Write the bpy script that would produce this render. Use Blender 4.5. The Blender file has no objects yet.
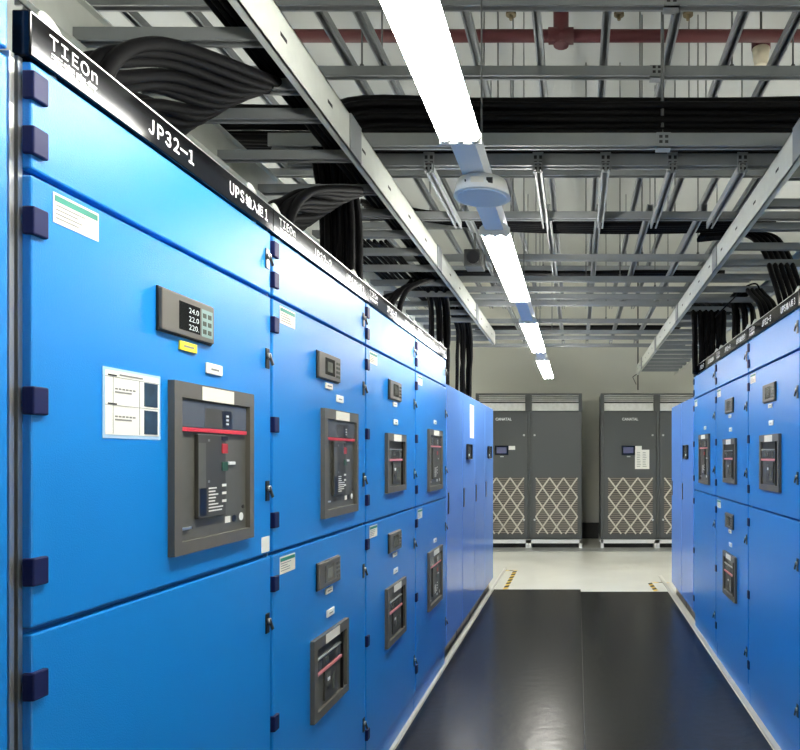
import bpy, bmesh, math, random
from mathutils import Vector, Matrix
random.seed(4)
S = bpy.context.scene
C = S.collection
E = 1.60            # eye height; heights written E+h are h above the eye
XL = -1.0           # door plane of the left row
XR = 1.09           # door plane of the right row

# ------------------------------------------------------------------ materials
def srgb(r, g, b):
    f = lambda c: (c/255/12.92) if c/255 <= .04045 else ((c/255+.055)/1.055)**2.4
    return (f(r), f(g), f(b), 1)

def mat(name, col, rough=.5, metal=0, var=0, vscale=6, bump=0, bscale=200, spec=.5, emit=None, estr=0, rvar=0, alpha=1, coat=0, bst=None):
    m = bpy.data.materials.new(name); m.use_nodes = True
    nt = m.node_tree; b = nt.nodes['Principled BSDF']
    b.inputs['Base Color'].default_value = srgb(*col)
    b.inputs['Roughness'].default_value = rough
    b.inputs['Metallic'].default_value = metal
    b.inputs['Specular IOR Level'].default_value = spec
    b.inputs['Coat Weight'].default_value = coat
    b.inputs['Alpha'].default_value = alpha
    if emit:
        b.inputs['Emission Color'].default_value = srgb(*emit); b.inputs['Emission Strength'].default_value = estr
    tc = nt.nodes.new('ShaderNodeTexCoord')
    if var or rvar:
        n = nt.nodes.new('ShaderNodeTexNoise'); n.inputs['Scale'].default_value = vscale; n.inputs['Detail'].default_value = 5
        nt.links.new(tc.outputs['Object'], n.inputs['Vector'])
        if var:
            mx = nt.nodes.new('ShaderNodeMix'); mx.data_type = 'RGBA'
            c = srgb(*col)
            mx.inputs[6].default_value = tuple(max(0, v*(1-var)) for v in c[:3])+(1,)
            mx.inputs[7].default_value = tuple(min(1, v*(1+var)) for v in c[:3])+(1,)
            nt.links.new(n.outputs['Fac'], mx.inputs[0]); nt.links.new(mx.outputs[2], b.inputs['Base Color'])
        if rvar:
            mr = nt.nodes.new('ShaderNodeMapRange')
            mr.inputs['From Min'].default_value = .3; mr.inputs['From Max'].default_value = .7
            mr.inputs['To Min'].default_value = max(0, rough-rvar); mr.inputs['To Max'].default_value = rough+rvar
            nt.links.new(n.outputs['Fac'], mr.inputs['Value']); nt.links.new(mr.outputs[0], b.inputs['Roughness'])
    if bump:
        n2 = nt.nodes.new('ShaderNodeTexNoise'); n2.inputs['Scale'].default_value = bscale; n2.inputs['Detail'].default_value = 2
        if bst:
            mp = nt.nodes.new('ShaderNodeMapping'); mp.inputs['Scale'].default_value = bst
            nt.links.new(tc.outputs['Object'], mp.inputs['Vector']); nt.links.new(mp.outputs[0], n2.inputs['Vector'])
        else: nt.links.new(tc.outputs['Object'], n2.inputs['Vector'])
        bp = nt.nodes.new('ShaderNodeBump'); bp.inputs['Strength'].default_value = bump; bp.inputs['Distance'].default_value = .002
        nt.links.new(n2.outputs['Fac'], bp.inputs['Height']); nt.links.new(bp.outputs['Normal'], b.inputs['Normal'])
    return m

M = dict(
    blue=mat('blue_powder_coat', (14, 124, 206), .3, bump=.4, bscale=330, coat=0),
    blue_body=mat('blue_carcass', (20, 96, 170), .42),
    far_blue=mat('violet_blue_paint', (98, 152, 232), .2, bump=.5, bscale=3, bst=(7, 7, .25)),
    navy=mat('navy_hinge', (16, 24, 72), .5, spec=.25),
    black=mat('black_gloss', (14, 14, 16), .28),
    black_plate=mat('black_plate', (10, 10, 12), .08, spec=.3),
    cable=mat('black_cable', (5, 5, 7), .6, spec=.12),
    rubber=mat('black_rubber', (21, 22, 23), .25, bump=.8, bscale=16, spec=.4, var=.06, vscale=5),
    bezel=mat('grey_bezel', (88, 86, 80), .5),
    bezel_dark=mat('charcoal_plastic', (46, 46, 45), .45),
    face=mat('breaker_face', (84, 84, 78), .45, var=.12, vscale=30),
    module=mat('dark_module', (58, 58, 54), .45),
    clear=mat('smoked_cover', (82, 85, 88), .22),
    red=mat('red_stripe', (196, 52, 66), .4),
    pink=mat('pink_stripe', (214, 130, 134), .4),
    redbtn=mat('red_button', (168, 34, 36), .4),
    greenbtn=mat('green_button', (30, 74, 54), .4),
    white=mat('white_paint', (228, 230, 230), .4),
    paper=mat('white_paper', (232, 232, 226), .6),
    paper_warm=mat('cream_paper', (226, 222, 208), .6),
    film=mat('plastic_film', (170, 205, 235), .15),
    ink=mat('black_ink', (30, 32, 36), .6),
    greyink=mat('grey_ink', (120, 122, 122), .6),
    green=mat('green_header', (34, 128, 112), .5),
    photo=mat('printed_photo', (38, 60, 78), .4, var=.6, vscale=40),
    yellow=mat('yellow_tag', (236, 220, 60), .5),
    screen=mat('dark_screen', (16, 18, 20), .15),
    lcd=mat('grey_lcd', (86, 90, 84), .2),
    keys=mat('teal_keypad', (112, 140, 136), .5),
    digits=mat('lit_digits', (170, 180, 180), .5, emit=(225, 240, 240), estr=.25),
    silver=mat('silver_metal', (196, 198, 196), .32, metal=.9),
    galv=mat('galvanised_steel', (200, 204, 197), .4, metal=.25, var=.12, vscale=14),
    galv_dull=mat('dull_galvanised_strut', (134, 138, 140), .5, metal=.35, var=.1, vscale=10),
    rod=mat('steel_rod', (96, 98, 98), .5, metal=.5),
    hole=mat('dark_slot', (24, 25, 26), .7),
    grey_unit=mat('graphite_paint', (74, 77, 77), .4, bump=.1, bscale=150),
    grey_dark=mat('graphite_recess', (42, 44, 44), .5),
    grille=mat('grille_slats', (122, 116, 106), .5),
    lattice=mat('cream_lattice', (198, 194, 182), .5),
    foil=mat('aluminium_louver', (238, 238, 230), .4, metal=.1, var=.25, vscale=14, bump=.8, bscale=9),
    violet=mat('violet_screen', (96, 98, 130), .2),
    red_pipe=mat('red_pipe_paint', (82, 26, 31), .55),
    brass=mat('sprinkler_brass', (120, 108, 84), .45, metal=.6),
    trunk=mat('white_trunking', (238, 241, 246), .4),
    tube=mat('lit_tube', (255, 255, 255), .4, emit=(255, 252, 242), estr=34),
    reflector=mat('white_reflector', (242, 243, 240), .3),
    lens=mat('pale_blue_lens', (206, 216, 226), .3),
    cream=mat('cream_device', (214, 206, 182), .5),
    floor=mat('cream_epoxy', (236, 236, 224), .14, var=.06, vscale=1.2, rvar=.05),
    floor_grey=mat('grey_floor_strip', (158, 160, 156), .3),
    wall=mat('grey_white_wall', (214, 214, 204), .8, var=.04, vscale=1.5),
    ceil=mat('white_ceiling', (178, 181, 179), .85, var=.04, vscale=1.0),
    floor_trim=mat('pale_floor_trim', (196, 194, 184), .4, var=.12, vscale=9),
    hazard_y=mat('hazard_yellow', (214, 176, 60), .5),
)

# ------------------------------------------------------------------ mesh builder
class MB:
    def __init__(s): s.bm = bmesh.new(); s.mats = []
    def mi(s, m):
        m = M[m] if isinstance(m, str) else m
        if m not in s.mats: s.mats.append(m)
        return s.mats.index(m)
    def box(s, x0, x1, y0, y1, z0, z1, m, bev=0):
        i = s.mi(m)
        r = bmesh.ops.create_cube(s.bm, size=1)
        vs = r['verts']
        for v in vs:
            v.co = Vector(((x0+x1)/2+v.co.x*(x1-x0), (y0+y1)/2+v.co.y*(y1-y0), (z0+z1)/2+v.co.z*(z1-z0)))
        fs = {f for v in vs for f in v.link_faces}
        for f in fs: f.material_index = i
        if bev:
            es = list({e for v in vs for e in v.link_edges})
            bv = bmesh.ops.bevel(s.bm, geom=es, offset=bev, segments=2, profile=.5, affect='EDGES')
            for f in bv['faces']: f.material_index = i
        return s
    def cyl(s, a, b, r, m, n=12, r2=None, smooth=True):
        i = s.mi(m); a = Vector(a); b = Vector(b); d = b-a
        q = d.to_track_quat('Z', 'Y').to_matrix().to_4x4()
        g = bmesh.ops.create_cone(s.bm, cap_ends=True, segments=n, radius1=r, radius2=r if r2 is None else r2, depth=d.length,
                                  matrix=Matrix.Translation((a+b)/2) @ q)
        for f in {f for v in g['verts'] for f in v.link_faces}:
            f.material_index = i
            if smooth and len(f.verts) == 4: f.smooth = True
        return s
    def bar(s, a, b, w, h, m, up=(0, 0, 1)):
        """a rectangular bar from a to b, w across, h along up"""
        i = s.mi(m); a = Vector(a); b = Vector(b); d = (b-a).normalized(); up = Vector(up)
        side = d.cross(up).normalized(); up = side.cross(d).normalized()
        vs = []
        for p in (a, b):
            for u, v in ((-1, -1), (1, -1), (1, 1), (-1, 1)):
                vs.append(s.bm.verts.new(p+side*u*w/2+up*v*h/2))
        q = [(0, 1, 2, 3), (7, 6, 5, 4), (0, 4, 5, 1), (1, 5, 6, 2), (2, 6, 7, 3), (3, 7, 4, 0)]
        for f in q: s.bm.faces.new([vs[k] for k in f]).material_index = i
        return s
    def prism(s, poly, axis, a, b, m):
        """poly in the other two axes, swept along axis from a to b"""
        i = s.mi(m)
        def P(u, v, w): return {'x': (w, u, v), 'y': (u, w, v), 'z': (u, v, w)}[axis]
        lo = [s.bm.verts.new(P(u, v, a)) for u, v in poly]; hi = [s.bm.verts.new(P(u, v, b)) for u, v in poly]
        n = len(poly)
        for k in range(n):
            s.bm.faces.new((lo[k], lo[(k+1) % n], hi[(k+1) % n], hi[k])).material_index = i
        s.bm.faces.new(lo[::-1]).material_index = i; s.bm.faces.new(hi).material_index = i
        return s
    def tube(s, pts, r, m, n=8, sub=6):
        i = s.mi(m); pts = [Vector(p) for p in pts]
        P = []
        if len(pts) > 2:
            ex = [pts[0]*2-pts[1]]+pts+[pts[-1]*2-pts[-2]]
            for k in range(1, len(ex)-2):
                p0, p1, p2, p3 = ex[k-1:k+3]
                for j in range(sub):
                    t = j/sub
                    P.append(.5*((2*p1)+(p2-p0)*t+(2*p0-5*p1+4*p2-p3)*t*t+(3*p1-p0-3*p2+p3)*t**3))
            P.append(pts[-1])
        else: P = pts
        t = (P[1]-P[0]).normalized()
        nrm = t.cross(Vector((.31, .17, .93))).normalized()
        prev = None
        for k, p in enumerate(P):
            t = (P[min(k+1, len(P)-1)]-P[max(k-1, 0)]).normalized()
            nrm = (nrm-t*nrm.dot(t)).normalized(); bn = t.cross(nrm)
            ring = [s.bm.verts.new(p+(nrm*math.cos(2*math.pi*j/n)+bn*math.sin(2*math.pi*j/n))*r) for j in range(n)]
            if prev:
                for j in range(n):
                    f = s.bm.faces.new((prev[j], prev[(j+1) % n], ring[(j+1) % n], ring[j])); f.material_index = i; f.smooth = True
            else: s.bm.faces.new(ring[::-1]).material_index = i
            prev = ring
        s.bm.faces.new(prev).material_index = i
        return s
    def build(s, name, parent=None, loc=None):
        bmesh.ops.recalc_face_normals(s.bm, faces=s.bm.faces)
        me = bpy.data.meshes.new(name); s.bm.to_mesh(me); s.bm.free()
        for m in s.mats: me.materials.append(m)
        o = bpy.data.objects.new(name, me); C.objects.link(o)
        if parent: o.parent = parent
        if loc: o.location = loc
        return o

def tag(o, label=None, cat=None, group=None, kind=None):
    if label: o['label'] = label
    if cat: o['category'] = cat
    if group: o['group'] = group
    if kind: o['kind'] = kind
    return o
def thing(name, loc, rz=0):
    o = bpy.data.objects.new(name, None); C.objects.link(o); o.location = loc; o.rotation_euler = (0, 0, rz); o.empty_display_size = .1
    return o
def struct(name, mb, label=None):
    return tag(mb.build(name), label, None, None, 'structure')

def text(name, body, x0, x1, zc, y, h, m, parent, bold=.012, sp=1):
    """flat lettering in the local xz plane, read from -y, fitted to x0..x1 and height h"""
    cu = bpy.data.curves.new('txt', 'FONT'); cu.body = body; cu.offset = bold; cu.resolution_u = 3; cu.space_character = sp
    t = bpy.data.objects.new('txt', cu); C.objects.link(t)
    me = bpy.data.meshes.new_from_object(t.evaluated_get(bpy.context.evaluated_depsgraph_get()))
    bpy.data.objects.remove(t); bpy.data.curves.remove(cu)
    xs = [v.co.x for v in me.vertices]; ys = [v.co.y for v in me.vertices]
    sx = (x1-x0)/(max(xs)-min(xs)); sy = h/(max(ys)-min(ys)); lx, ly = min(xs), min(ys)
    for v in me.vertices:
        v.co = Vector((x0+(v.co.x-lx)*sx, y, zc-h/2+(v.co.y-ly)*sy))
    me.materials.clear(); me.materials.append(M[m])
    me.name = name
    o = bpy.data.objects.new(name, me); C.objects.link(o); o.parent = parent
    return o

ORD = 'first second third fourth fifth sixth seventh eighth ninth tenth eleventh twelfth thirteenth fourteenth fifteenth sixteenth seventeenth eighteenth nineteenth twentieth'.split()
def nth(k): return ORD[k] if k < 20 else ('twenty-'+ORD[k-20] if k < 29 else 'thirtieth')

# ------------------------------------------------------------------ the room
CZ = E+3.4
def slab(name, x0, x1, y0, y1, z0, z1, m, label): return struct(name, MB().box(x0, x1, y0, y1, z0, z1, m), label)
slab('floor', -6, 6, -3, 13.3, -.1, 0, 'floor', 'glossy cream epoxy floor of the room')
slab('ceiling', -6, 6, -3, 13.3, CZ, CZ+.1, 'ceil', 'white ceiling slab high above the steel grid')
slab('wall_back', -6.1, 6.1, 13.3, 13.4, 0, CZ, 'wall', 'plain grey white wall behind the cooling units')
slab('wall_front', -6.1, 6.1, -3.1, -3, 0, CZ, 'wall', 'plain wall behind the camera')
slab('wall_left', -6.1, -6, -3, 13.3, 0, CZ, 'wall', 'plain wall beyond the left cabinets')
slab('wall_right', 6, 6.1, -3, 13.3, 0, CZ, 'wall', 'plain wall beyond the right cabinets')
slab('baseboard_back', -6, 6, 13.22, 13.3, 0, .3, 'grey_dark', 'dark skirting along the back wall')
slab('trim_1', -1.028, -.99, -.6, 9.68, 0, .014, 'floor_trim', 'pale metal floor strip along the left cabinets')
slab('trim_2', 1.07, 1.118, -.6, 9.1, 0, .014, 'floor_trim', 'pale metal floor strip along the right cabinets')
slab('trim_3', -3, 3, 11.4, 11.86, 0, .006, 'floor_grey', 'grey painted floor band before the cooling units')

# ------------------------------------------------------------------ mats and tape on the floor
o = MB().box(-.985, .042, -.8, 8.18, 0, .007, 'rubber', .002).build('rubber_mat'); tag(o, 'wide black rubber floor mat along the left cabinets', 'mat')
o = MB().box(.0432, 1.062, -.8, 8.06, 0, .005, 'rubber', .002).build('rubber_mat'); tag(o, 'narrower black rubber floor mat along the right cabinets', 'mat')
def tape(p, q, w, label, n):
    a = Vector(p); b = Vector(q); d = (b-a)/n; s = Vector((d.y, -d.x, 0)).normalized()*w/2; sk = d.normalized()*w*.45
    mb = MB()
    for k in range(n):
        i = mb.mi('hazard_y' if k % 2 == 0 else 'ink')
        A, B = a+d*k, a+d*(k+1)
        lo = [mb.bm.verts.new(v+Vector((0, 0, .0004))) for v in (A-s-sk, A+s+sk, B+s+sk, B-s-sk)]
        hi = [mb.bm.verts.new(v.co+Vector((0, 0, .0008))) for v in lo]
        mb.bm.faces.new(hi).material_index = i; mb.bm.faces.new(lo[::-1]).material_index = i
        for j in range(4): mb.bm.faces.new((lo[j], lo[(j+1) % 4], hi[(j+1) % 4], hi[j])).material_index = i
    tag(mb.build('hazard_tape'), label, 'tape')
tape((-.855, 8.24, 0), (-.855, 9.5, 0), .055, 'yellow and black hazard tape on the floor past the left mat', 12)
tape((-1.0, 9.56, 0), (-.83, 9.56, 0), .05, 'short hazard tape across the end of the left floor strip', 3)
tape((.93, 8.12, 0), (.91, 8.62, 0), .055, 'short hazard tape on the floor past the right mat', 6)
tape((.95, 8.66, 0), (1.14, 8.66, 0), .05, 'short hazard tape across the end of the right floor strip', 3)

# ------------------------------------------------------------------ switchgear cabinets (local frame: x along the face, -y out of the face)
def hinge(zc, p):
    mb = MB(); mb.box(.003, .040, -.009, .014, zc-.026, zc+.026, 'navy', .003)
    return mb.build('hinge', p)
def latch(xc, zc, p):
    mb = MB()
    mb.box(xc-.013, xc+.013, -.006, .0, zc-.035, zc+.03, 'black', .002)
    mb.cyl((xc, -.006, zc+.006), (xc, -.02, zc+.006), .009, 'silver', 10)
    mb.bar((xc-.001, -.014, zc+.01), (xc+.004, -.03, zc-.024), .012, .006, 'bezel_dark', (1, 0, 0))
    o = mb.build('latch', p); o.scale = (1, .6, 1); return o
def door(z0, z1, W, p, hinges, latches, name='door'):
    d = MB().box(.008, W-.008, 0, .024, z0, z1, 'blue', .004).build(name, p)
    for z in hinges: hinge(z, d)
    for z in latches: latch(W-.035, z, d)
    return d

def meter(u, zc, style, p, tagcol='paper'):
    x0, x1, z0, z1 = u, u+.236, zc-.05, zc+.05
    o = MB().box(x0, x1, -.03, 0, z0, z1, 'bezel', .004).build('power_meter', p)
    o['label'] = 'grey rectangular panel meter'; o.scale = (1, .45, 1)
    MB().box(x0-.004, x1+.004, -.012, -.0005, z0-.004, z1+.004, 'black', .002).build('gasket', o)
    if style == 'A':
        MB().box(x0+.07, x0+.165, -.0315, -.029, z0+.014, z1-.016, 'screen').build('display', o)
        for k, s in enumerate(('24.0', '22.0', '220.')):
            text('digits', s, x0+.112, x0+.158, z1-.032-k*.021, -.0322, .0135, 'digits', o, 0)
        kp = MB().box(x0+.172, x0+.226, -.0315, -.029, z0+.012, z1-.016, 'keys').build('keypad', o)
        mb = MB()
        for i in range(2):
            for j in range(3): mb.box(x0+.178+i*.025, x0+.194+i*.025, -.034, -.031, z0+.02+j*.021, z0+.032+j*.021, 'lcd', .001)
        mb.build('key', o)
    else:
        MB().box(x0+.06, x0+.165, -.0315, -.029, z0+.018, z1-.016, 'screen').build('display', o)
        MB().box(x0+.085, x0+.14, -.0322, -.0312, z0+.03, z1-.03, 'lcd').build('display_window', o)
        mb = MB()
        for i in range(2):
            for j in range(4): mb.box(x0+.185+i*.024, x0+.2+i*.024, -.033, -.029, z0+.016+j*.018, z0+.026+j*.018, 'lcd', .001)
        mb.build('key', o)
    t = MB().box(x0+.09, x0+.165, -.006, 0, z0-.035, z0-.012, tagcol, .001).build('tag', p)
    t['label'] = 'small yellow tag under the meter' if tagcol == 'yellow' else 'small white tag under the meter'
    mb = MB(); mb.box(x0+.105, x0+.15, -.0066, -.0058, z0-.026, z0-.021, 'greyink'); mb.build('print_line', t)

def small_tag(xc, zc, p):
    t = MB().box(xc-.042, xc+.042, -.006, 0, zc-.015, zc+.015, 'paper', .003).build('tag', p)
    t['label'] = 'small white tag above the breaker'
    MB().box(xc-.02, xc+.02, -.0066, -.0058, zc-.004, zc+.001, 'greyink').build('print_line', t)

def ring(x0, x1, z0, z1, l, r, t, b, d, m, mb=None):
    mb = mb or MB()
    mb.prism([(x0, z0), (x0+l, z0+b), (x0+l, z1-t), (x0, z1)], 'y', -d, .001, m)
    mb.prism([(x1, z0), (x1, z1), (x1-r, z1-t), (x1-r, z0+b)], 'y', -d, .001, m)
    mb.prism([(x0, z1), (x0+l, z1-t), (x1-r, z1-t), (x1, z1)], 'y', -d, .001, m)
    mb.prism([(x0, z0), (x1, z0), (x1-r, z0+b), (x0+l, z0+b)], 'y', -d, .001, m)
    return mb

def breaker(u0, u1, z0, z1, style, p, red='red'):
    """air circuit breaker seen through its door frame: style L tall, S small with a hinged glass door"""
    b = ring(u0, u1, z0, z1, .033, .026, .04, .032, .034, 'bezel').build('circuit_breaker', p)
    b['label'] = 'grey framed circuit breaker'; b.scale = (1, .5, 1)
    w, h = u1-u0, z1-z0
    X = lambda f: u0+.033+f*(w-.059)
    Z = lambda f: z1-.04-f*(h-.072)
    MB().box(X(0), X(1), -.006, -.001, Z(1), Z(0), 'face').build('front_plate', b)
    MB().box(u0+.30*w, u0+.70*w, -.0355, -.034, z1-.04, z1-.004, 'paper_warm').build('name_strip', b)
    if style == 'L':
        mb = MB().box(X(.0), X(.97), -.022, -.006, Z(.2), Z(.01), 'clear', .002)
        mb.box(X(.32), X(.72), -.0225, -.0215, Z(.19), Z(.05), 'module'); mb.box(X(.58), X(.72), -.0235, -.022, Z(.19), Z(.06), 'black')
        for k in range(3): mb.box(X(.63), X(.67), -.025, -.023, Z(.105+.03*k), Z(.09+.03*k), 'white')
        mb.build('trip_unit_window', b)
        MB().box(X(0), X(.97), -.024, -.006, Z(.232), Z(.203), red, .001).build('stripe', b)
        mb = MB().box(X(.22), X(.62), -.028, -.006, Z(.86), Z(.245), 'module', .003)
        mb.box(X(.22), X(.32), -.029, -.027, Z(.84), Z(.31), 'face'); mb.box(X(.235), X(.325), -.0295, -.028, Z(.84), Z(.64), 'black')
        mb.build('operating_module', b)
        for zz in (.28, .585): MB().box(X(.345), X(.375), -.0296, -.0279, Z(zz+.018), Z(zz), 'greyink').build('marking', b)
        MB().box(X(.55), X(.64), -.031, -.028, Z(.385), Z(.31), 'redbtn', .003).build('stop_button', b)
        MB().box(X(.55), X(.64), -.031, -.028, Z(.52), Z(.45), 'greenbtn', .003).build('start_button', b)
        MB().box(X(.55), X(.64), -.0305, -.028, Z(.285), Z(.255), 'black').build('counter', b)
        mb = MB()
        for k in range(8): mb.box(X(.36), X(.36+.08+.14*random.random()), -.0292, -.0279, Z(.64+.024*k+.01), Z(.64+.024*k), 'paper')
        for k in range(3): mb.box(X(.555), X(.62), -.0292, -.0279, Z(.62+.06*k+.02), Z(.62+.06*k), 'paper')
        mb.build('rating_print', b)
        MB().box(X(.7), X(.8), -.018, -.006, Z(.475), Z(.45), 'white', .002).build('indicator', b)
        MB().box(X(.66), X(.74), -.0085, -.006, Z(.93), Z(.88), 'paper').build('position_sign', b)
        mb = MB(); mb.cyl((X(.8), -.006, Z(.905)), (X(.8), -.009, Z(.905)), .011, 'black'); mb.build('key_hole', b)
        mb = MB(); mb.cyl((X(.92), -.006, Z(.9)), (X(.92), -.009, Z(.9)), .012, 'white')
        mb.build('counter_button', b)
        mb = MB(); mb.cyl((X(.95), -.006, Z(.82)), (X(.95), -.009, Z(.82)), .006, 'black')
        mb.build('screw', b)
        MB().box(X(.02), X(.16), -.018, -.006, Z(.925), Z(.905), 'silver', .002).build('key_lock', b)
    else:
        MB().box(X(0), X(.98), -.012, -.006, Z(.16), Z(0), 'black').build('upper_recess', b)
        MB().box(X(0), X(.82), -.026, -.006, Z(.2), Z(.17), 'silver', .002).build('cover_rail', b)
        mb = MB().box(X(.02), X(.82), -.02, -.006, Z(.38), Z(.2), 'clear', .001)
        mb.box(X(.2), X(.7), -.022, -.0195, Z(.37), Z(.22), 'module'); mb.box(X(.42), X(.56), -.0232, -.0215, Z(.36), Z(.24), 'black'); mb.box(X(.28), X(.38), -.0232, -.0215, Z(.33), Z(.25), 'lcd')
        mb.build('trip_unit_window', b)
        MB().box(X(0), X(.84), -.027, -.006, Z(.445), Z(.395), red, .002).build('stripe', b)
        mb = MB().box(X(.28), X(.7), -.02, -.006, Z(.95), Z(.46), 'module', .002)
        mb.box(X(.33), X(.46), -.0215, -.0195, Z(.72), Z(.52), 'face'); mb.box(X(.52), X(.62), -.0215, -.0195, Z(.88), Z(.6), 'lcd')
        mb.build('operating_module', b)
        MB().box(X(.36), X(.44), -.024, -.02, Z(.66), Z(.6), 'white', .002).build('start_button', b)
        MB().box(X(.36), X(.44), -.024, -.02, Z(.8), Z(.74), 'black', .002).build('stop_button', b)
        MB().box(X(.87), X(.885), -.03, -.004, Z(1), Z(0), 'black').build('glass_edge', b)
        mb = MB()
        for za, zb in ((.05, .13), (.62, .7), (.82, .93)): mb.box(X(.91), X(.965), -.012, -.006, Z(zb), Z(za), 'paper')
        mb.build('side_mark', b)

def sticker(x0, x1, z0, z1, p):
    o = MB().box(x0, x1, -.0012, 0, z0, z1, 'paper_warm').build('rating_label', p)
    o['label'] = 'white label with a green header'
    h = z1-z0; w = x1-x0
    MB().box(x0+.03*w, x0+.97*w, -.0018, -.0011, z1-.28*h, z1-.08*h, 'green').build('header', o)
    mb = MB()
    for k in range(4): mb.box(x0+.06*w, x0+(.45+.3*random.random())*w, -.0017, -.0011, z1-(.42+.14*k)*h, z1-(.38+.14*k)*h, 'greyink')
    mb.build('print_line', o)

def nameplate(W, p, code, kind):
    n = MB().box(0, W, -.005, .03, E+.728, E+.812, 'black_plate', .003).build('nameplate', p)
    n['label'] = 'black glossy name strip along the top'
    MB().box(0.002, W-.002, -.0058, -.0045, E+.8065, E+.8095, 'silver').build('edge_line', n)
    y = -.0058
    text('lettering', 'ＴＩＥＯｎ', .045, .175, E+.781, y, .027, 'white', n, .02, .66)
    text('lettering', '天安电气', .047, .175, E+.7535, y, .019, 'white', n, .04)
    wide = lambda t: ''.join(chr(ord(q)+0xFEE0) for q in t)
    text('lettering', wide(code), .345, .535, E+.768, y, .037, 'white', n, .03, .6)
    text('lettering', 'ＵＰＳ', .72, .806, E+.768, y, .037, 'white', n, .03, .6)
    text('lettering', kind[3:6], .815, .93, E+.768, y, .037, 'white', n, .02)
    text('lettering', wide(kind[6:]), .942, .962, E+.768, y, .036, 'white', n, .03)

def lug(xc, yc, p):
    mb = MB(); z = E+.812
    mb.cyl((xc, yc, z-.095), (xc, yc, z-.03), .014, 'silver', 10)
    mb.cyl((xc, yc-.006, z+.012), (xc, yc+.006, z+.008), .029, 'galv', 18)
    mb.build('lifting_lug', p)

def cabinet(loc, rz, W, label, code, kind, mid, low, extra=None, D=.85):
    c = thing('switchgear_cabinet', loc, rz)
    tag(c, label, 'electrical cabinet')
    MB().box(.003, W-.003, .026, D, .13, E+.726, 'blue_body', .003).build('body', c)
    MB().box(.003, W-.003, .012, D, 0, .135, 'blue', .003).build('plinth', c)
    MB().box(-.002, .008, .016, .05, .135, E+.726, 'silver').build('corner_strip', c)
    nameplate(W, c, code, kind)
    for x in (.075, W-.1): lug(x, .02, c)
    door(E+.525, E+.722, W, c, (E+.678, E+.577), (E+.635,))
    door(E-.318, E+.514, W, c, (E+.43, E+.10, E-.215), (E+.314, E-.113))
    door(E-1.462, E-.330, W, c, (E-.425, E-.885, E-1.33), (E-.54, E-1.26))
    def fill(cfg, z, lower):
        if not cfg: return
        st, mt = cfg
        if mt: meter(.385, E+(.35 if not lower else -.47), mt, c, 'yellow' if mt == 'A' else 'paper_warm')
        if st == 'L': breaker(.43, .845, E-.25, E+.184, 'L', c); small_tag(.64, E+.235, c)
        if st == 'S':
            z0, z1 = (E-.20, E+.115) if not lower else (E-1.012, E-.70)
            breaker(.325, .715, z0, z1, 'S', c, 'pink'); small_tag(.53, z1+.065, c)
        if st == 'N':
            z0, z1 = (E-.245, E+.175) if not lower else (E-1.05, E-.655)
            breaker(.335, .79, z0, z1, 'L', c, 'pink'); small_tag(.58, z1+.055, c)
        sticker(.06, .185, z-.058, z, c)
    fill(mid, E+.503, False); fill(low, E-.345, True)
    if extra: extra(c)
    return c

def first_extra(c):
    MB().box(-.019, -.008, .018, .05, .135, E+.726, 'silver').build('corner_strip', c)
    o = MB().box(.197, .398, -.0012, 0, E+.036, E+.188, 'film').build('notice', c)
    o['label'] = 'laminated white instruction sheet with two pictures'
    MB().box(.204, .392, -.002, -.001, E+.044, E+.182, 'paper').build('sheet', o)
    for z in (E+.048, E+.112): MB().box(.335, .385, -.0028, -.0018, z, z+.055, 'photo').build('picture', o)
    mb = MB()
    for z in (E+.107, E+.168): mb.box(.204, .392, -.0026, -.0018, z, z+.001, 'greyink')
    mb.box(.228, .2286, -.0026, -.0018, E+.046, E+.168, 'greyink'); mb.box(.318, .3186, -.0026, -.0018, E+.046, E+.168, 'greyink')
    for z in (E+.142, E+.082):
        for k in range(6): mb.box(.235+.012*k, .243+.012*k, -.0026, -.0018, z, z+.0035, 'greyink')
        mb.box(.235, .29, -.0026, -.0018, z-.007, z-.0035, 'greyink')
    for z in (E+.170, E+.1085): mb.box(.212, .24, -.0026, -.0018, z, z+.0035, 'ink')
    mb.box(.25, .33, -.0026, -.0018, E+.173, E+.1765, 'greyink')
    mb.build('print_line', o)
    q = MB().box(.93, .985, -.0012, 0, E-.312, E-.262, 'paper').build('rating_label', c); q['label'] = 'small blank white sticker by the door edge'

L90, R90 = math.pi/2, -math.pi/2
P1 = 1.0045
cabinet((XL, 1.256, 0), L90, P1, 'nearest blue switchgear cabinet on the left, code JP32-1, with laminated instruction sheet', 'JP32-1', 'UPS输入柜1', ('L', 'A'), None, first_extra)
cabinet((XL, 1.256+P1, 0), L90, P1, 'blue switchgear cabinet coded JP32-2 in the left row', 'JP32-2', 'UPS输入柜2', ('L', 'B'), ('S', 'B'))
cabinet((XL, 1.256+2*P1, 0), L90, P1, 'blue switchgear cabinet coded JP32-3 in the left row', 'JP32-3', 'UPS输出柜1', ('S', 'B'), ('S', 'B'))
cabinet((XL, 1.256+3*P1, 0), L90, P1, 'last tall blue switchgear cabinet of the left row, breakers on both doors but no meter', 'JP32-4', 'UPS输出柜2', ('N', None), ('N', None))
P2 = 1.022
cabinet((XR, 6.437, 0), R90, P2, 'tall blue cabinet farthest along the right row, one breaker above a plain lower door', 'JP32-7', 'UPS输出柜4', ('N', None), None)
cabinet((XR, 6.437-P2, 0), R90, P2, 'blue cabinet in the right row with meters and breakers on both doors', 'JP32-6', 'UPS输出柜3', ('S', 'B'), ('S', 'B'))
cabinet((XR, 6.437-2*P2, 0), R90, P2, 'blue cabinet coded JP32-5 at the right edge, meter and breaker above a plain lower door', 'JP32-5', 'UPS输入柜3', ('S', 'B'), None)
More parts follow.
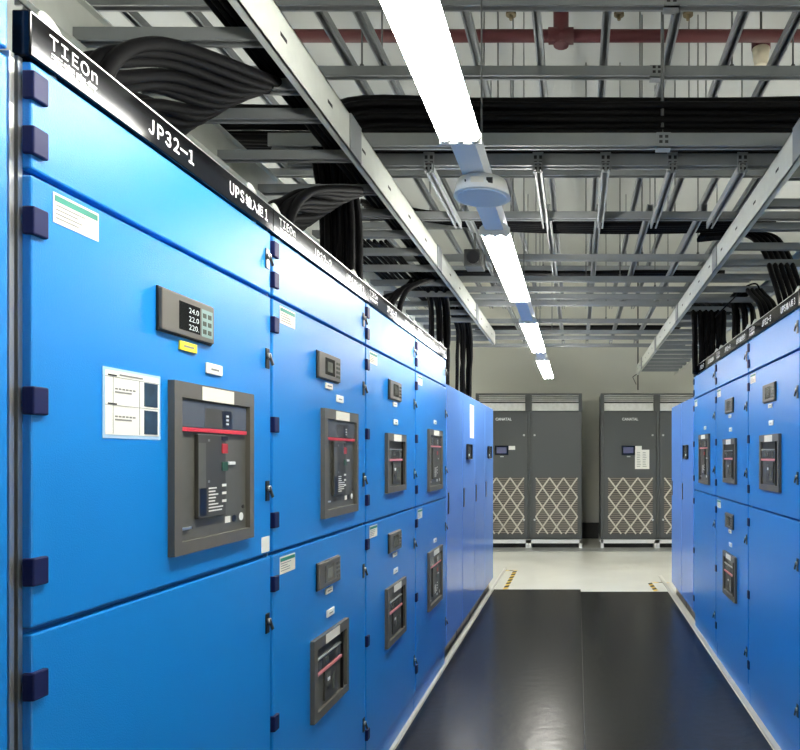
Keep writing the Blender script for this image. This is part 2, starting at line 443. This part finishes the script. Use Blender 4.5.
# the neighbouring cabinet whose edge shows at the far left of the photograph
c = thing('end_cabinet', (XL, .235, 0), L90); tag(c, 'plain blue cabinet edge at the left border, nearer than the JP32-1 cabinet', 'electrical cabinet')
MB().box(.003, .995, .03, .85, .13, E+.9, 'blue_body', .003).build('body', c)
MB().box(.003, .995, .012, .85, 0, .135, 'blue', .003).build('plinth', c)
MB().box(.008, .978, 0, .028, .14, E+.70, 'blue', .004).build('door', c)
MB().box(.008, .978, 0, .028, E+.712, E+.9, 'blue', .004).build('door', c)

# ------------------------------------------------------------------ smooth violet-blue cabinets farther along
def smooth_cabinet(loc, rz, W, label, window, sheet, D=.8):
    c = thing('battery_cabinet', loc, rz); tag(c, label, 'electrical cabinet')
    MB().box(.003, W-.003, .03, D, .10, E+.553, 'far_blue', .004).build('body', c)
    MB().box(.01, W-.01, .05, D-.02, 0, .1, 'black').build('plinth', c)
    d = MB().box(.006, W-.006, 0, .028, .135, E+.545, 'far_blue', .006).build('door', c)
    MB().box(.055, .095, -.006, .004, E-.46, E-.29, 'black', .006).build('handle', d)
    if window:
        w = MB().box(.2, .46, -.006, 0, E-.04, E+.10, 'black', .02).build('display', c)
        MB().box(.235, .425, -.008, -.005, E-.015, E+.08, 'lcd', .004).build('screen', w)
        MB().box(.3, .36, -.0085, -.0075, E-.01, E+.01, 'digits').build('indicator', w)
    if sheet:
        s = MB().box(.42, .66, -.0015, 0, E+.16, E+.475, 'paper').build('paper_sheet', c); s['label'] = 'white paper sheet taped to the door'
    return c
Y0 = 1.256+4*P1+.012; W = .736
for k, (w, s, lab) in enumerate(((0, 0, 'smooth violet blue cabinet next to the tall left row, no window'),
                                 (1, 1, 'smooth violet blue cabinet with dark display and tall white paper, left side'),
                                 (0, 0, 'smooth violet blue cabinet between the two with displays, left side'),
                                 (1, 0, 'smooth violet blue cabinet with dark display ending the left row'))):
    smooth_cabinet((XL, Y0+k*W, 0), L90, W, lab, w, s)
for k, (w, s, lab) in enumerate(((1, 0, 'smooth violet blue cabinet with dark display next to the tall right row'),
                                 (0, 0, 'smooth violet blue cabinet ending the right row'))):
    smooth_cabinet((XR, 6.45+(k+1)*.75, 0), R90, .75, lab, w, s)

# ------------------------------------------------------------------ graphite cooling units at the back
def cooling_unit(x, W, label, logo, lock_right, disp, sheet):
    c = thing('cooling_unit', (x*.986+.016, 11.83, 0)); tag(c, label, 'cooling unit')
    z0, z1, zt, D = .15, 2.35, 2.66, .95
    s = MB()
    s.box(0, W, 0, .05, .085, .148, 'white', .003); s.box(0, W, D-.05, D, .085, .148, 'white', .003)
    for xx in (0, W-.05):
        s.box(xx, xx+.05, 0, D, .09, .145, 'white')
        for yy in (0, D-.05): s.box(xx, xx+.05, yy, yy+.05, 0, .1, 'white')
    s.build('stand', c)
    MB().box(.06, W-.06, .12, D-.06, 0, .084, 'black').build('plinth', c)  # black block added as the shade under the stand, not a real plinth
    MB().box(.002, W-.002, .03, D, z0, z1, 'grey_unit', .004).build('body', c)
    MB().box(.05, W-.012, 0, .028, z0+.015, z1-.01, 'grey_unit', .006).build('door', c)
    MB().box(.004, .046, .004, .03, z0+.01, z1, 'grey_unit', .004).build('side_post', c)
    t = MB()
    t.box(.002, .06, .02, D, z1+.002, zt, 'grey_unit'); t.box(W-.06, W-.002, .02, D, z1+.002, zt, 'grey_unit')
    t.box(.06, W-.06, .02, D, zt-.035, zt, 'grey_unit', .003); t.box(.06, W-.06, .12, D, z1+.002, zt-.03, 'grey_dark')
    t = t.build('plenum', c)
    sl = MB()
    for k in range(4):
        z = z1+.165+k*.034
        sl.prism([(.03, z), (.10, z+.022), (.10, z+.03), (.03, z+.008)], 'x', .06, W-.06, 'foil')
    sl.build('louver', t)
    MB().prism([(.035, z1+.01), (.06, z1+.02), (.10, z1+.14), (.08, z1+.145)], 'x', .06, W-.06, 'foil').build('foil_strip', t)
    gx0, gx1, gz0, gz1 = .13, W-.08, z0+.1, z0+1.06
    g = MB().box(gx0, gx1, -.002, .004, gz0, gz1, 'grey_dark')
    n = 26
    for k in range(n): z = gz0+(k+.3)*(gz1-gz0)/n; g.prism([(-.012, z), (-.002, z+.022), (-.002, z+.004)], 'x', gx0, gx1, 'grille')
    g = g.build('air_grille', c)
    cw = (gx1-gx0)/3; ch = (gz1-gz0)/2.87
    lm = MB()
    def seg(px, pz, qx, qz):
        # clip to the grille rectangle
        d = Vector((qx-px, qz-pz)); a, b = 0, 1
        for o_, v, lo, hi in ((px, d.x, gx0, gx1), (pz, d.y, gz0, gz1)):
            if abs(v) < 1e-9: continue
            t0, t1 = sorted(((lo-o_)/v, (hi-o_)/v)); a = max(a, t0); b = min(b, t1)
        if b-a > .02: lm.bar((px+d.x*a, -.016, pz+d.y*a), (px+d.x*b, -.016, pz+d.y*b), .024, .008, 'lattice', (0, 1, 0))
    for k in range(-3, 7):
        xx = gx0+k*cw
        seg(xx, gz1, xx+3*cw, gz1-3*ch); seg(xx, gz1, xx-3*cw, gz1-3*ch)
    lm.build('lattice', g)
    lx = W-.08 if lock_right else .11
    for z in (E+.34, E-1.11):
        MB().cyl((lx, 0, z), (lx, -.012, z), .018, 'silver', 12).build('door_lock', c)
    if logo:
        l = text('lettering', 'CANATAL', W*.38, W*.38+.275, 2.215, -.0015, .048, 'white', c, .03)
    if disp:
        d = MB().box(W*.37, W*.37+.23, -.02, 0, 1.6, 1.76, 'screen', .004).build('control_display', c)
        MB().box(W*.37+.03, W*.37+.2, -.0215, -.019, 1.63, 1.735, 'violet').build('screen', d)
        MB().box(W*.37+.09, W*.37+.15, -.006, 0, 1.565, 1.58, 'silver').build('name_tag', c)
        MB().box(W*.37+.235, W*.37+.345, -.002, 0, 1.69, 1.755, 'paper').build('rating_label', c)
    if sheet:
        s = MB().box(W*.37+.23, W*.37+.475, -.004, 0, 1.36, 1.69, 'paper').build('paper_sheet', c); s['label'] = 'white printed sheet on the door'
        mb = MB()
        for col in range(2):
            for k in range(9): mb.box(W*.37+.26+col*.1, W*.37+.31+col*.1+.02*random.random(), -.005, -.0038, 1.4+k*.03, 1.408+k*.03, 'greyink')
        mb.build('print_line', s)
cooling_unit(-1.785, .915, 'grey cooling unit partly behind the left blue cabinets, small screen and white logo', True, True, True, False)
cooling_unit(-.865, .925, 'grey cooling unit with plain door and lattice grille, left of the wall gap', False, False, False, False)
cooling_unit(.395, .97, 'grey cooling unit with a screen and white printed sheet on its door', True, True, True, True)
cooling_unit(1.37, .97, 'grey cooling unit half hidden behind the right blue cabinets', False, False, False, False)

# ------------------------------------------------------------------ lighting line over the aisle
LX, LZ = -.408, E+1.10
def light(x, y0, y1, label):
    c = thing('ceiling_light', (x, y0, LZ)); tag(c, label, 'light')
    L = y1-y0
    MB().box(-.022, .022, 0, L, .03, .056, 'reflector', .003).build('housing', c)
    for yy in (0, L): MB().prism([(-.075, -.01), (-.075, .026), (-.04, .056), (.04, .056), (.075, .026), (.075, -.01)], 'y', yy-.004, yy+.004, 'reflector').build('end_cap', c)
    for xx in (-.05, 0, .05):
        MB().cyl((xx, .03, .008), (xx, L-.03, .008), .0215, 'tube', 14).build('tube', c)
        for yy in (.004, L-.03): MB().cyl((xx, yy, .008), (xx, yy+.026, .008), .02, 'silver', 12).build('lamp_holder', c)
SEG = ((.85, 2.42), (3.42, 4.92), (5.72, 7.36), (7.98, 9.85))
NEAR = ('large bright three-tube light nearest over the aisle', 'three-tube light just beyond the round white sensor', 'third bright three-tube light along the aisle', 'smallest bright light at the far end of the aisle')
for (a, b), l in zip(SEG, NEAR): light(LX, a, b, l)
t = MB()
t.box(LX-.045, LX+.045, .8, 10.0, LZ+.0565, LZ+.11, 'trunk', .004)
for a, b in ((2.43, 3.41), (4.93, 5.71), (7.37, 7.97)): t.prism([(LX-.045, LZ+.01), (LX+.045, LZ+.01), (LX+.045, LZ+.0565), (LX-.045, LZ+.0565)], 'y', a+.006, b-.006, 'trunk')
t = t.build('light_trunking'); tag(t, 'long pale blue white trunking carrying the row of lights', 'trunking')
s = thing('ceiling_sensor', (-.385, 2.80, LZ-.055)); tag(s, 'round white sensor drum under the light trunking', 'sensor')
MB().cyl((0, 0, 0), (0, 0, .062), .115, 'white', 40, .098).build('drum', s)
MB().cyl((0, 0, -.004), (0, 0, .004), .098, 'lens', 40).build('lens', s)
mb = MB(); mb.box(-.03, .02, -.1095, -.104, .02, .042, 'paper_warm'); mb.box(.03, .055, -.102, -.096, .02, .042, 'ink'); mb.box(-.055, -.05, -.102, -.096, .026, .034, 'ink')
mb.build('rating_label', s)
# unseen copies of the fixtures, added behind the cabinet rows to brighten the ceiling
for x, side in ((-4.3, 'left'), (3.5, 'right')):
    for k, (a, b) in enumerate(SEG):
        light(x, a, b, f'{ORD[k]} unseen three-tube light added over the aisle behind the {side} cabinets')

# ------------------------------------------------------------------ cable ladders along the rows
def ladder(side, y0, y1, ys, label):
    c = thing('cable_ladder', (side*.95, y0, E+1.275)); tag(c, label, 'cable ladder')
    L = y1-y0
    for k, (xo, inner) in enumerate(((0, 1), (.62, -1))):
        a = side*xo; inn = side*inner
        r = MB()
        w = .006*inn
        r.box(min(a, a+w), max(a, a+w), 0, L, 0, .15, 'galv'); f = a+.03*inn
        r.box(min(a, f), max(a, f), 0, L, 0, .005, 'galv'); r.box(min(a, f), max(a, f), 0, L, .145, .15, 'galv')
        n = int(L/.42)
        for j in range(n):
            y = .25+j*.42
            xx = a-.0006*inn
            r.box(min(xx, a+w*.5), max(xx, a+w*.5), y, y+.05, .07, .083, 'hole')
        r.build('side_rail', c)
    for y in ys:
        y -= y0
        rr = MB()
        x0, x1 = side*.007, side*.613
        x0, x1 = min(x0, x1), max(x0, x1)
        rr.prism([(y-.022, .052), (y-.022, .012), (y-.013, .012), (y-.013, .043), (y+.013, .043), (y+.013, .012), (y+.022, .012), (y+.022, .052)], 'x', x0, x1, 'galv_dull')
        rr.build('rung', c)
    for yy in (2.95, 4.75, 6.55, 8.35, 10.15):
        if y0 < yy < y1-.2:
            MB().box(*sorted((-side*.007, side*.0)), yy-y0-.07, yy-y0+.07, -.003, .153, 'galv_dull').build('splice_plate', c)
ladder(-1, .7, 8.0, [1.2, 1.62, 2.16, 2.45, 2.66, 3.02, 3.40, 3.74, 4.09, 4.44, 4.83, 5.24]+[5.6+.36*k for k in range(7)], 'long grey cable ladder full of cables over the left row')
ladder(1, .9, 11.0, [1.37+.37*k for k in range(26)], 'long grey cable ladder over the right row, mostly empty')

# ------------------------------------------------------------------ strut grid
def strut(p, q, w, h, label, brackets=(), name='strut_rail', group=None):
    """slotted channel: two lips and a web, open side down; brackets are distances along it"""
    p, q = Vector(p), Vector(q); c = thing(name, p); tag(c, label, 'steel rail', group)
    d = q-p; L = d.length
    along_x = abs(d.x) > abs(d.y)
    prof = [(-w/2, 0), (-w/2, h), (w/2, h), (w/2, 0), (w/2-.010, 0), (w/2-.010, .006), (w/2-.003, .006), (w/2-.003, h-.003), (-w/2+.003, h-.003), (-w/2+.003, .006), (-w/2+.010, .006), (-w/2+.010, 0)]
    mb = MB(); mb.prism(prof, 'x' if along_x else 'y', 0, L, 'galv_dull'); mb.build('channel', c)
    for s in brackets:
        b = MB()
        if along_x:
            b.box(s-.035, s+.035, -w/2-.006, -w/2, -.012, h, 'galv_dull'); b.box(s-.035, s+.035, -w/2-.006, w/2, -.012, -.006, 'galv_dull')
            for zz in (.01, .035): b.box(s-.022, s-.006, -w/2-.0066, -w/2, zz, zz+.014, 'hole'); b.box(s+.006, s+.022, -w/2-.0066, -w/2, zz, zz+.014, 'hole')
        else:
            b.box(-.027, .027, s-.003, s+.003, -.005, .1, 'galv_dull')
            for zz in (.005, .035, .065):
                b.box(-.021, -.006, s-.0036, s+.0036, zz, zz+.018, 'hole'); b.box(.006, .021, s-.0036, s+.0036, zz, zz+.018, 'hole')
        b.build('bracket', c)
    return c
UH, LH = E+2.0, E+1.5
UX = [-2.1, -1.8, -1.2, -1.02, -.52, -.19, .14, .47, .78, 1.04, 1.35]
for k, x in enumerate(UX):
    strut((x, .9, UH+.052), (x, 9.7, UH+.052), .042, .045, f'{nth(k)} from the left of the upper steel rails running along the aisle')
UY = [3.09, 3.66, 4.96, 6.1, 7.5, 9.0]
UO = ['nearest', 'second', 'third', 'fourth', 'fifth', 'sixth']
for y, o_ in zip(UY, UO):
    strut((-2.5, y, UH), (2.5, y, UH), .048, .052, f'{o_} of the high steel rails across the aisle', (2.92,) if o_ in ('nearest', 'second') else ())
LXs = [-.76, -.2, .147, .49, .85]
for k, x in enumerate(LXs):
    strut((x, 3.52, LH-.047), (x, 4.43, LH-.047), .04, .042, f'{nth(k)} from the left of the short bracketed rails under the thick cable pile', (.02,))
    strut((x*.95, 4.38, LH+.05), (x*.95, 9.62, LH+.05), .04, .042, f'{nth(k)} from the left of the long low rails running along the aisle')
LY = [3.37, 3.60, 4.40, 5.33, 5.98, 6.35, 6.63, 6.95, 7.84, 8.55, 8.95, 9.58]
for k, y in enumerate(LY):
    h = .062 if k < 2 else .045
    lab = ['nearest of the low steel rails across the aisle, carrying the thick cable pile', 'low steel rail just behind the thick cable pile'] + [f'{ORD[j]} steel rail across the aisle beyond the thick cable pile' for j in range(1, 11)]
    strut((-1.5, y, LH), (1.5, y, LH), .05, h, lab[k], (1.92,) if k == 0 else ())

# hanger rods
def rod(x, y, z0, label, r=.006, z1=None):
    mb = MB(); mb.cyl((x, y, z0), (x, y, z1 or CZ), r, 'rod', 8)
    mb.cyl((x, y, z0), (x, y, z0+.02), r*2.2, 'rod', 6)
    tag(mb.build('hanger_rod'), label, 'hanger rod', 'steel hanger rods')
XP = lambda px, y: (px-577)/690*y
rod(XP(663, 3.345), 3.37, LH+.062, 'thick steel hanger rod holding the rail of the thick cable pile', .0085)
rods = [(71, 2.6, 0), (197, 3.0, 0), (362, 3.66, 0), (382, 3.66, 0), (484, 4.96, 0), (491, 6.1, 0), (498, 4.96, 0), (511, 6.1, 0), (640, 4.96, 0), (675, 6.1, 0), (689, 4.96, 0), (706, 4.96, 0), (717, 6.1, 0), (732, 3.66, 0), (742, 4.96, 0), (793, 3.66, 0),
        (513, 5.33, 1), (586, 5.98, 1), (620, 5.98, 1), (642, 5.33, 1), (655, 6.35, 1), (698, 5.33, 1), (536, 7.84, 1), (552, 8.55, 1), (606, 7.84, 1), (668, 7.84, 1), (430, 6.1, 0), (528, 9.0, 0), (543, 7.5, 0), (626, 9.0, 0), (650, 7.5, 0)]
hi = sorted([r_ for r_ in rods if r_[2] == 0]); lo = sorted([r_ for r_ in rods if r_[2] == 1])
for k, (px, y, _) in enumerate(hi): rod(XP(px, y), y, UH+.05, f'{nth(k)} from the left of the thin rods between high rails and ceiling', .005 if px > 100 else .01)
for k, (px, y, _) in enumerate(lo): rod(XP(px, y), y, LH+.045, f'{nth(k)} from the left of the long thin rods reaching the low rails', .005)
for k, y in enumerate((2.95, 5.3, 7.6)): rod(LX, y, LZ+.11, f'{ORD[k]} thin rod along the light trunking, counted from the sensor', .004)
o = MB().cyl((.985, 11.15, E+1.05), (.985, 11.15, CZ), .011, 'black', 8)
o.bar((.985, 11.15, E+1.32), (.90, 11.15, E+1.26), .02, .012, 'black'); o.bar((.90, 11.15, E+1.26), (.955, 11.15, E+1.14), .016, .01, 'black')
tag(o.build('support_hook'), 'dark hooked bracket hanging at the far end of the right cable ladder', 'bracket')

# ------------------------------------------------------------------ red sprinkler pipe
PZ = E+3.0; PY = 4.94
p = MB().cyl((-3.2, PY, PZ), (3.2, PY, PZ), .043, 'red_pipe', 16).build('sprinkler_pipe'); tag(p, 'dark red sprinkler pipe running across under the ceiling', 'pipe')
xb = XP(561, PY)
mb = MB(); mb.cyl((xb, PY, PZ-.07), (xb, PY, PZ+.4), .055, 'red_pipe', 16); mb.cyl((xb-.09, PY, PZ), (xb+.09, PY, PZ), .056, 'red_pipe', 16)
mb.build('tee_fitting', p)
for k, px in enumerate((511, 619, 688)):
    x = XP(px, 4.6)
    mb = MB(); mb.cyl((x, 4.6, CZ-.1-.35), (x, 4.6, CZ), .008, 'brass', 8); mb.cyl((x, 4.6, CZ-.47), (x, 4.6, CZ-.45), .035, 'brass', 12); mb.cyl((x, 4.6, CZ-.5), (x, 4.6, CZ-.45), .012, 'brass', 8)
    tag(mb.build('sprinkler'), ('leftmost', 'middle', 'rightmost')[k]+' of the three small sprinkler heads near the red pipe', 'sprinkler')
x = XP(761, 5.2)
mb = MB(); mb.cyl((x, 5.2, E+2.95), (x, 5.2, CZ), .01, 'rod', 8)
d = mb.build('smoke_detector'); tag(d, 'small cream detector hanging below the red pipe at right', 'detector')
MB().cyl((x, 5.2, E+2.93), (x, 5.2, E+3.06), .05, 'cream', 20, .065).build('housing', d)
MB().cyl((x, 5.2, E+3.06), (x, 5.2, E+3.12), .07, 'red_pipe', 20).build('base', d)
# small dark boxes beside the left ladder
o = thing('junction_box', (-.78, 4.75, E+1.3)); tag(o, 'dark grey device box above the left ladder beside the second light', 'box')
MB().box(0, .13, 0, .15, 0, .12, 'grey_dark', .008).build('housing', o); MB().cyl((.065, 0, .06), (.065, -.012, .06), .045, 'black', 20).build('round_cover', o)
MB().cyl((.065, .075, .12), (.065, .075, .252), .008, 'rod', 8).build('bracket', o)
o = thing('junction_box', (-.60, 4.95, E+1.3)); tag(o, 'smaller dark box hanging right beside the dark device box', 'box')
MB().prism([(0, 0), (.1, 0), (.115, .09), (-.01, .09)], 'y', 0, .1, 'bezel_dark').build('housing', o); MB().box(-.012, .117, -.005, .105, .09, .105, 'bezel').build('lid', o)
MB().cyl((.05, .03, .105), (.05, .03, .7), .007, 'rod', 8).build('bracket', o)

# ------------------------------------------------------------------ black cables
def cable(pts, r, label, group, n=8):
    tag(MB().tube(pts, r, 'cable', n).build('power_cable'), label, 'cable', group)
J = lambda a: random.uniform(-a, a)
RT = E+1.275+.052                                   # top of the ladder rungs
# lying in the left ladder
for k in range(14):
    z = RT+.014
    x = -.985-.0265*k if k < 5 else -1.2-.035*(k-5)
    ya, y1 = (.8, 7.6-.4*k) if k < 5 else (4.3+J(.05), 6.2 if k < 10 else 5.4)
    cable([(x, ya, z)]+[(x+J(.006), ya+(y1-ya)*j/6, z+abs(J(.004))) for j in range(1, 6)]+[(x, y1, z)], .0128, 'black power cable lying lengthwise in the left cable ladder', 'cables lying in the left ladder')
# the thick pile across the aisle on the two near low rails, its left end turning down into the left row
G = 'cables of the thick pile across the aisle'
rows = 6
for r_ in range(rows):
    for c_ in range(7):
        y = 3.365+.037*c_+(.018 if r_ % 2 else 0); z = LH+.062+.018+.031*r_
        if r_ < 5 and c_ not in (0, 1, 6): 
            if r_ not in (0,): continue
        w = .006
        pts = [(-1.0-.03*r_, y, z+.0)]+[(xx, y+J(.004), z+J(w)) for xx in (-.5, 0, .4, .8, 1.15)]+[(1.5, y+J(.01), z+J(.01))]
        if c_ < 2: pts = [(-1.14-.03*r_, y+.09*c_+.12, E+.72), (-1.14-.03*r_, y+.09*c_+.12, E+1.2), (-1.13-.03*r_, y+.05*c_, E+1.5+.01*r_), (-1.02-.02*r_, y, z)] + pts[1:]
        else: pts = [(-2.14-.012*c_, y+J(.02), E+.72), (-2.12-.012*c_, y+J(.02), E+1.3), (-2.05-.012*c_, y, z-.06)] + [(-1.9, y, z), (-1.4, y, z)] + pts
        cable(pts, .0175, 'black power cable of the thick pile crossing above the aisle', G)
# the flat band farther on
for k in range(5):
    y = 4.82+.04*k
    cable([(-1.45, y-.2, LH+.2), (-.9, y-.05, LH+.155), (-.45, y, LH+.125), (.1, y, LH+.112), (.6, y, LH+.112), (1.0, y+J(.01), LH+.125), (1.4, y, LH+.155)], .018, 'black cable of the flat band sagging across the aisle', 'cables of the sagging band')
for k in range(2):
    cable([(-1.45, 4.86+.09*k, LH+.24), (-.9, 4.86+.06*k, LH+.195), (-.45, 4.86+.06*k, LH+.16), (.1, 4.86+.06*k, LH+.145), (.6, 4.86+.06*k, LH+.145), (1.0, 4.88+.06*k, LH+.16), (1.4, 4.87+.06*k, LH+.19)], .018, 'black cable of the flat band sagging across the aisle', 'cables of the sagging band')
for yb, n, g in ((6.08, 5, 'the middle low rails'), (8.66, 5, 'the far low rails')):
    for k in range(n):
        y = yb+.045*k
        cable([(-1.3, y, LH+.112)]+[(xx, y+J(.01), LH+.112+J(.004)) for xx in (-.7, 0, .6)]+[(1.3, y, LH+.112)], .018, f'black cable lying across {g}', f'cables across {g}')
# arcs drooping from the left ladder onto the cabinets below
def droop(n, ytop, x0, dx, where, side=-1, drop=1.0):
    for k in range(n):
        x = side*(x0+dx*k); j = J(.04)-.04*(k % 3)
        cable([(x-side*.05, ytop+.12, RT+.02), (x-side*.02, ytop-.12, E+1.27-.02*k), (x, ytop-.42+j, E+1.15-.02*k), (x, ytop-.64+j, E+1.04-.025*k), (x, ytop-.78+j, E+.90), (x, ytop-.83+j, E+.70)],
              .0175, f'black cable drooping from the ladder onto {where}', f'cables drooping onto {where}')
droop(13, 2.42, 1.09, .027, 'the JP32-1 cabinet')
droop(12, 3.42, 1.09, .027, 'the JP32-2 cabinet')
droop(5, 5.15, 1.12, .045, 'the last tall left cabinet')
def fall(n, x0, dx, y0, dy, ztop, zbot, where, bend, rad=.0185):
    for k in range(n):
        x = x0+dx*k; y = y0+dy*(k % 3)
        cable([(x, y+bend*1.9, ztop+.02), (x, y+bend*.9, ztop+.015), (x+J(.008), y+bend*.12, ztop-.09), (x+J(.012), y, ztop-.35), (x+J(.015), y+J(.02), (ztop+zbot)/2-.1), (x+J(.01), y, zbot)],
              rad, f'black cable falling straight {where}', f'cables falling {where}')
fall(8, -1.07, -.022, 5.75, .05, RT+.02, E+.553, 'behind the end of the tall left row', -.35)
fall(7, -1.08, -.022, 7.0, .05, RT+.02, E+.553, 'onto the smooth left cabinets', -.35)
fall(16, 1.04, .018, 6.14, .055, RT+.06, E+.73, 'onto the far end of the tall right row', .35, .023)
fall(9, 1.32, .024, 5.75, .06, RT+.0, E+.73, 'beside the wide bundle over the right row', .4)
for k in range(4):
    x = 1.34+.036*k
    cable([(x, 6.3, RT+.035), (x, 5.62, RT+.03), (x, 5.3, RT-.1), (x, 5.02, E+1.05), (x, 4.92, E+.72)], .0175, 'black cable slanting down to the middle of the tall right row', 'cables slanting to the middle right cabinet')
for k in range(5):
    x = 1.30+.04*k
    cable([(.9, 5.05+.03*k, LH+.11), (x-.1, 5.0, LH+.10), (x, 4.85, E+1.45), (x, 4.6, E+1.2), (x, 4.4, E+.95), (x, 4.33, E+.72)], .0175, 'black cable slanting down to the JP32-5 cabinet', 'cables slanting to the JP32-5 cabinet')
cable([(1.2, 6.0, E+1.2), (1.27, 5.7, E+1.27), (1.33, 5.5, E+1.33), (1.4, 5.4, E+1.34), (1.44, 5.4, E+1.27)], .007, 'thin loose black wire between the right cable bundles', None)

# ------------------------------------------------------------------ camera and world
cam = bpy.data.cameras.new('camera'); co = bpy.data.objects.new('camera', cam); C.objects.link(co)
co.location = (0, 0, E); co.rotation_euler = (math.pi/2, 0, 0)
cam.sensor_fit = 'HORIZONTAL'; cam.sensor_width = 36; cam.lens = 36*690/800
cam.shift_x = -177/800; cam.shift_y = 80/800; cam.clip_start = .02
S.camera = co
w = bpy.data.worlds.new('world'); S.world = w; w.use_nodes = True
w.node_tree.nodes['Background'].inputs[0].default_value = (.5, .55, .6, 1); w.node_tree.nodes['Background'].inputs[1].default_value = .0
S.view_settings.view_transform = 'Standard'; S.view_settings.look = 'None'; S.view_settings.gamma = 1; S.view_settings.exposure = .62
S.cycles.use_denoising = True; S.cycles.max_bounces = 8; S.cycles.diffuse_bounces = 5; S.cycles.sample_clamp_indirect = 8
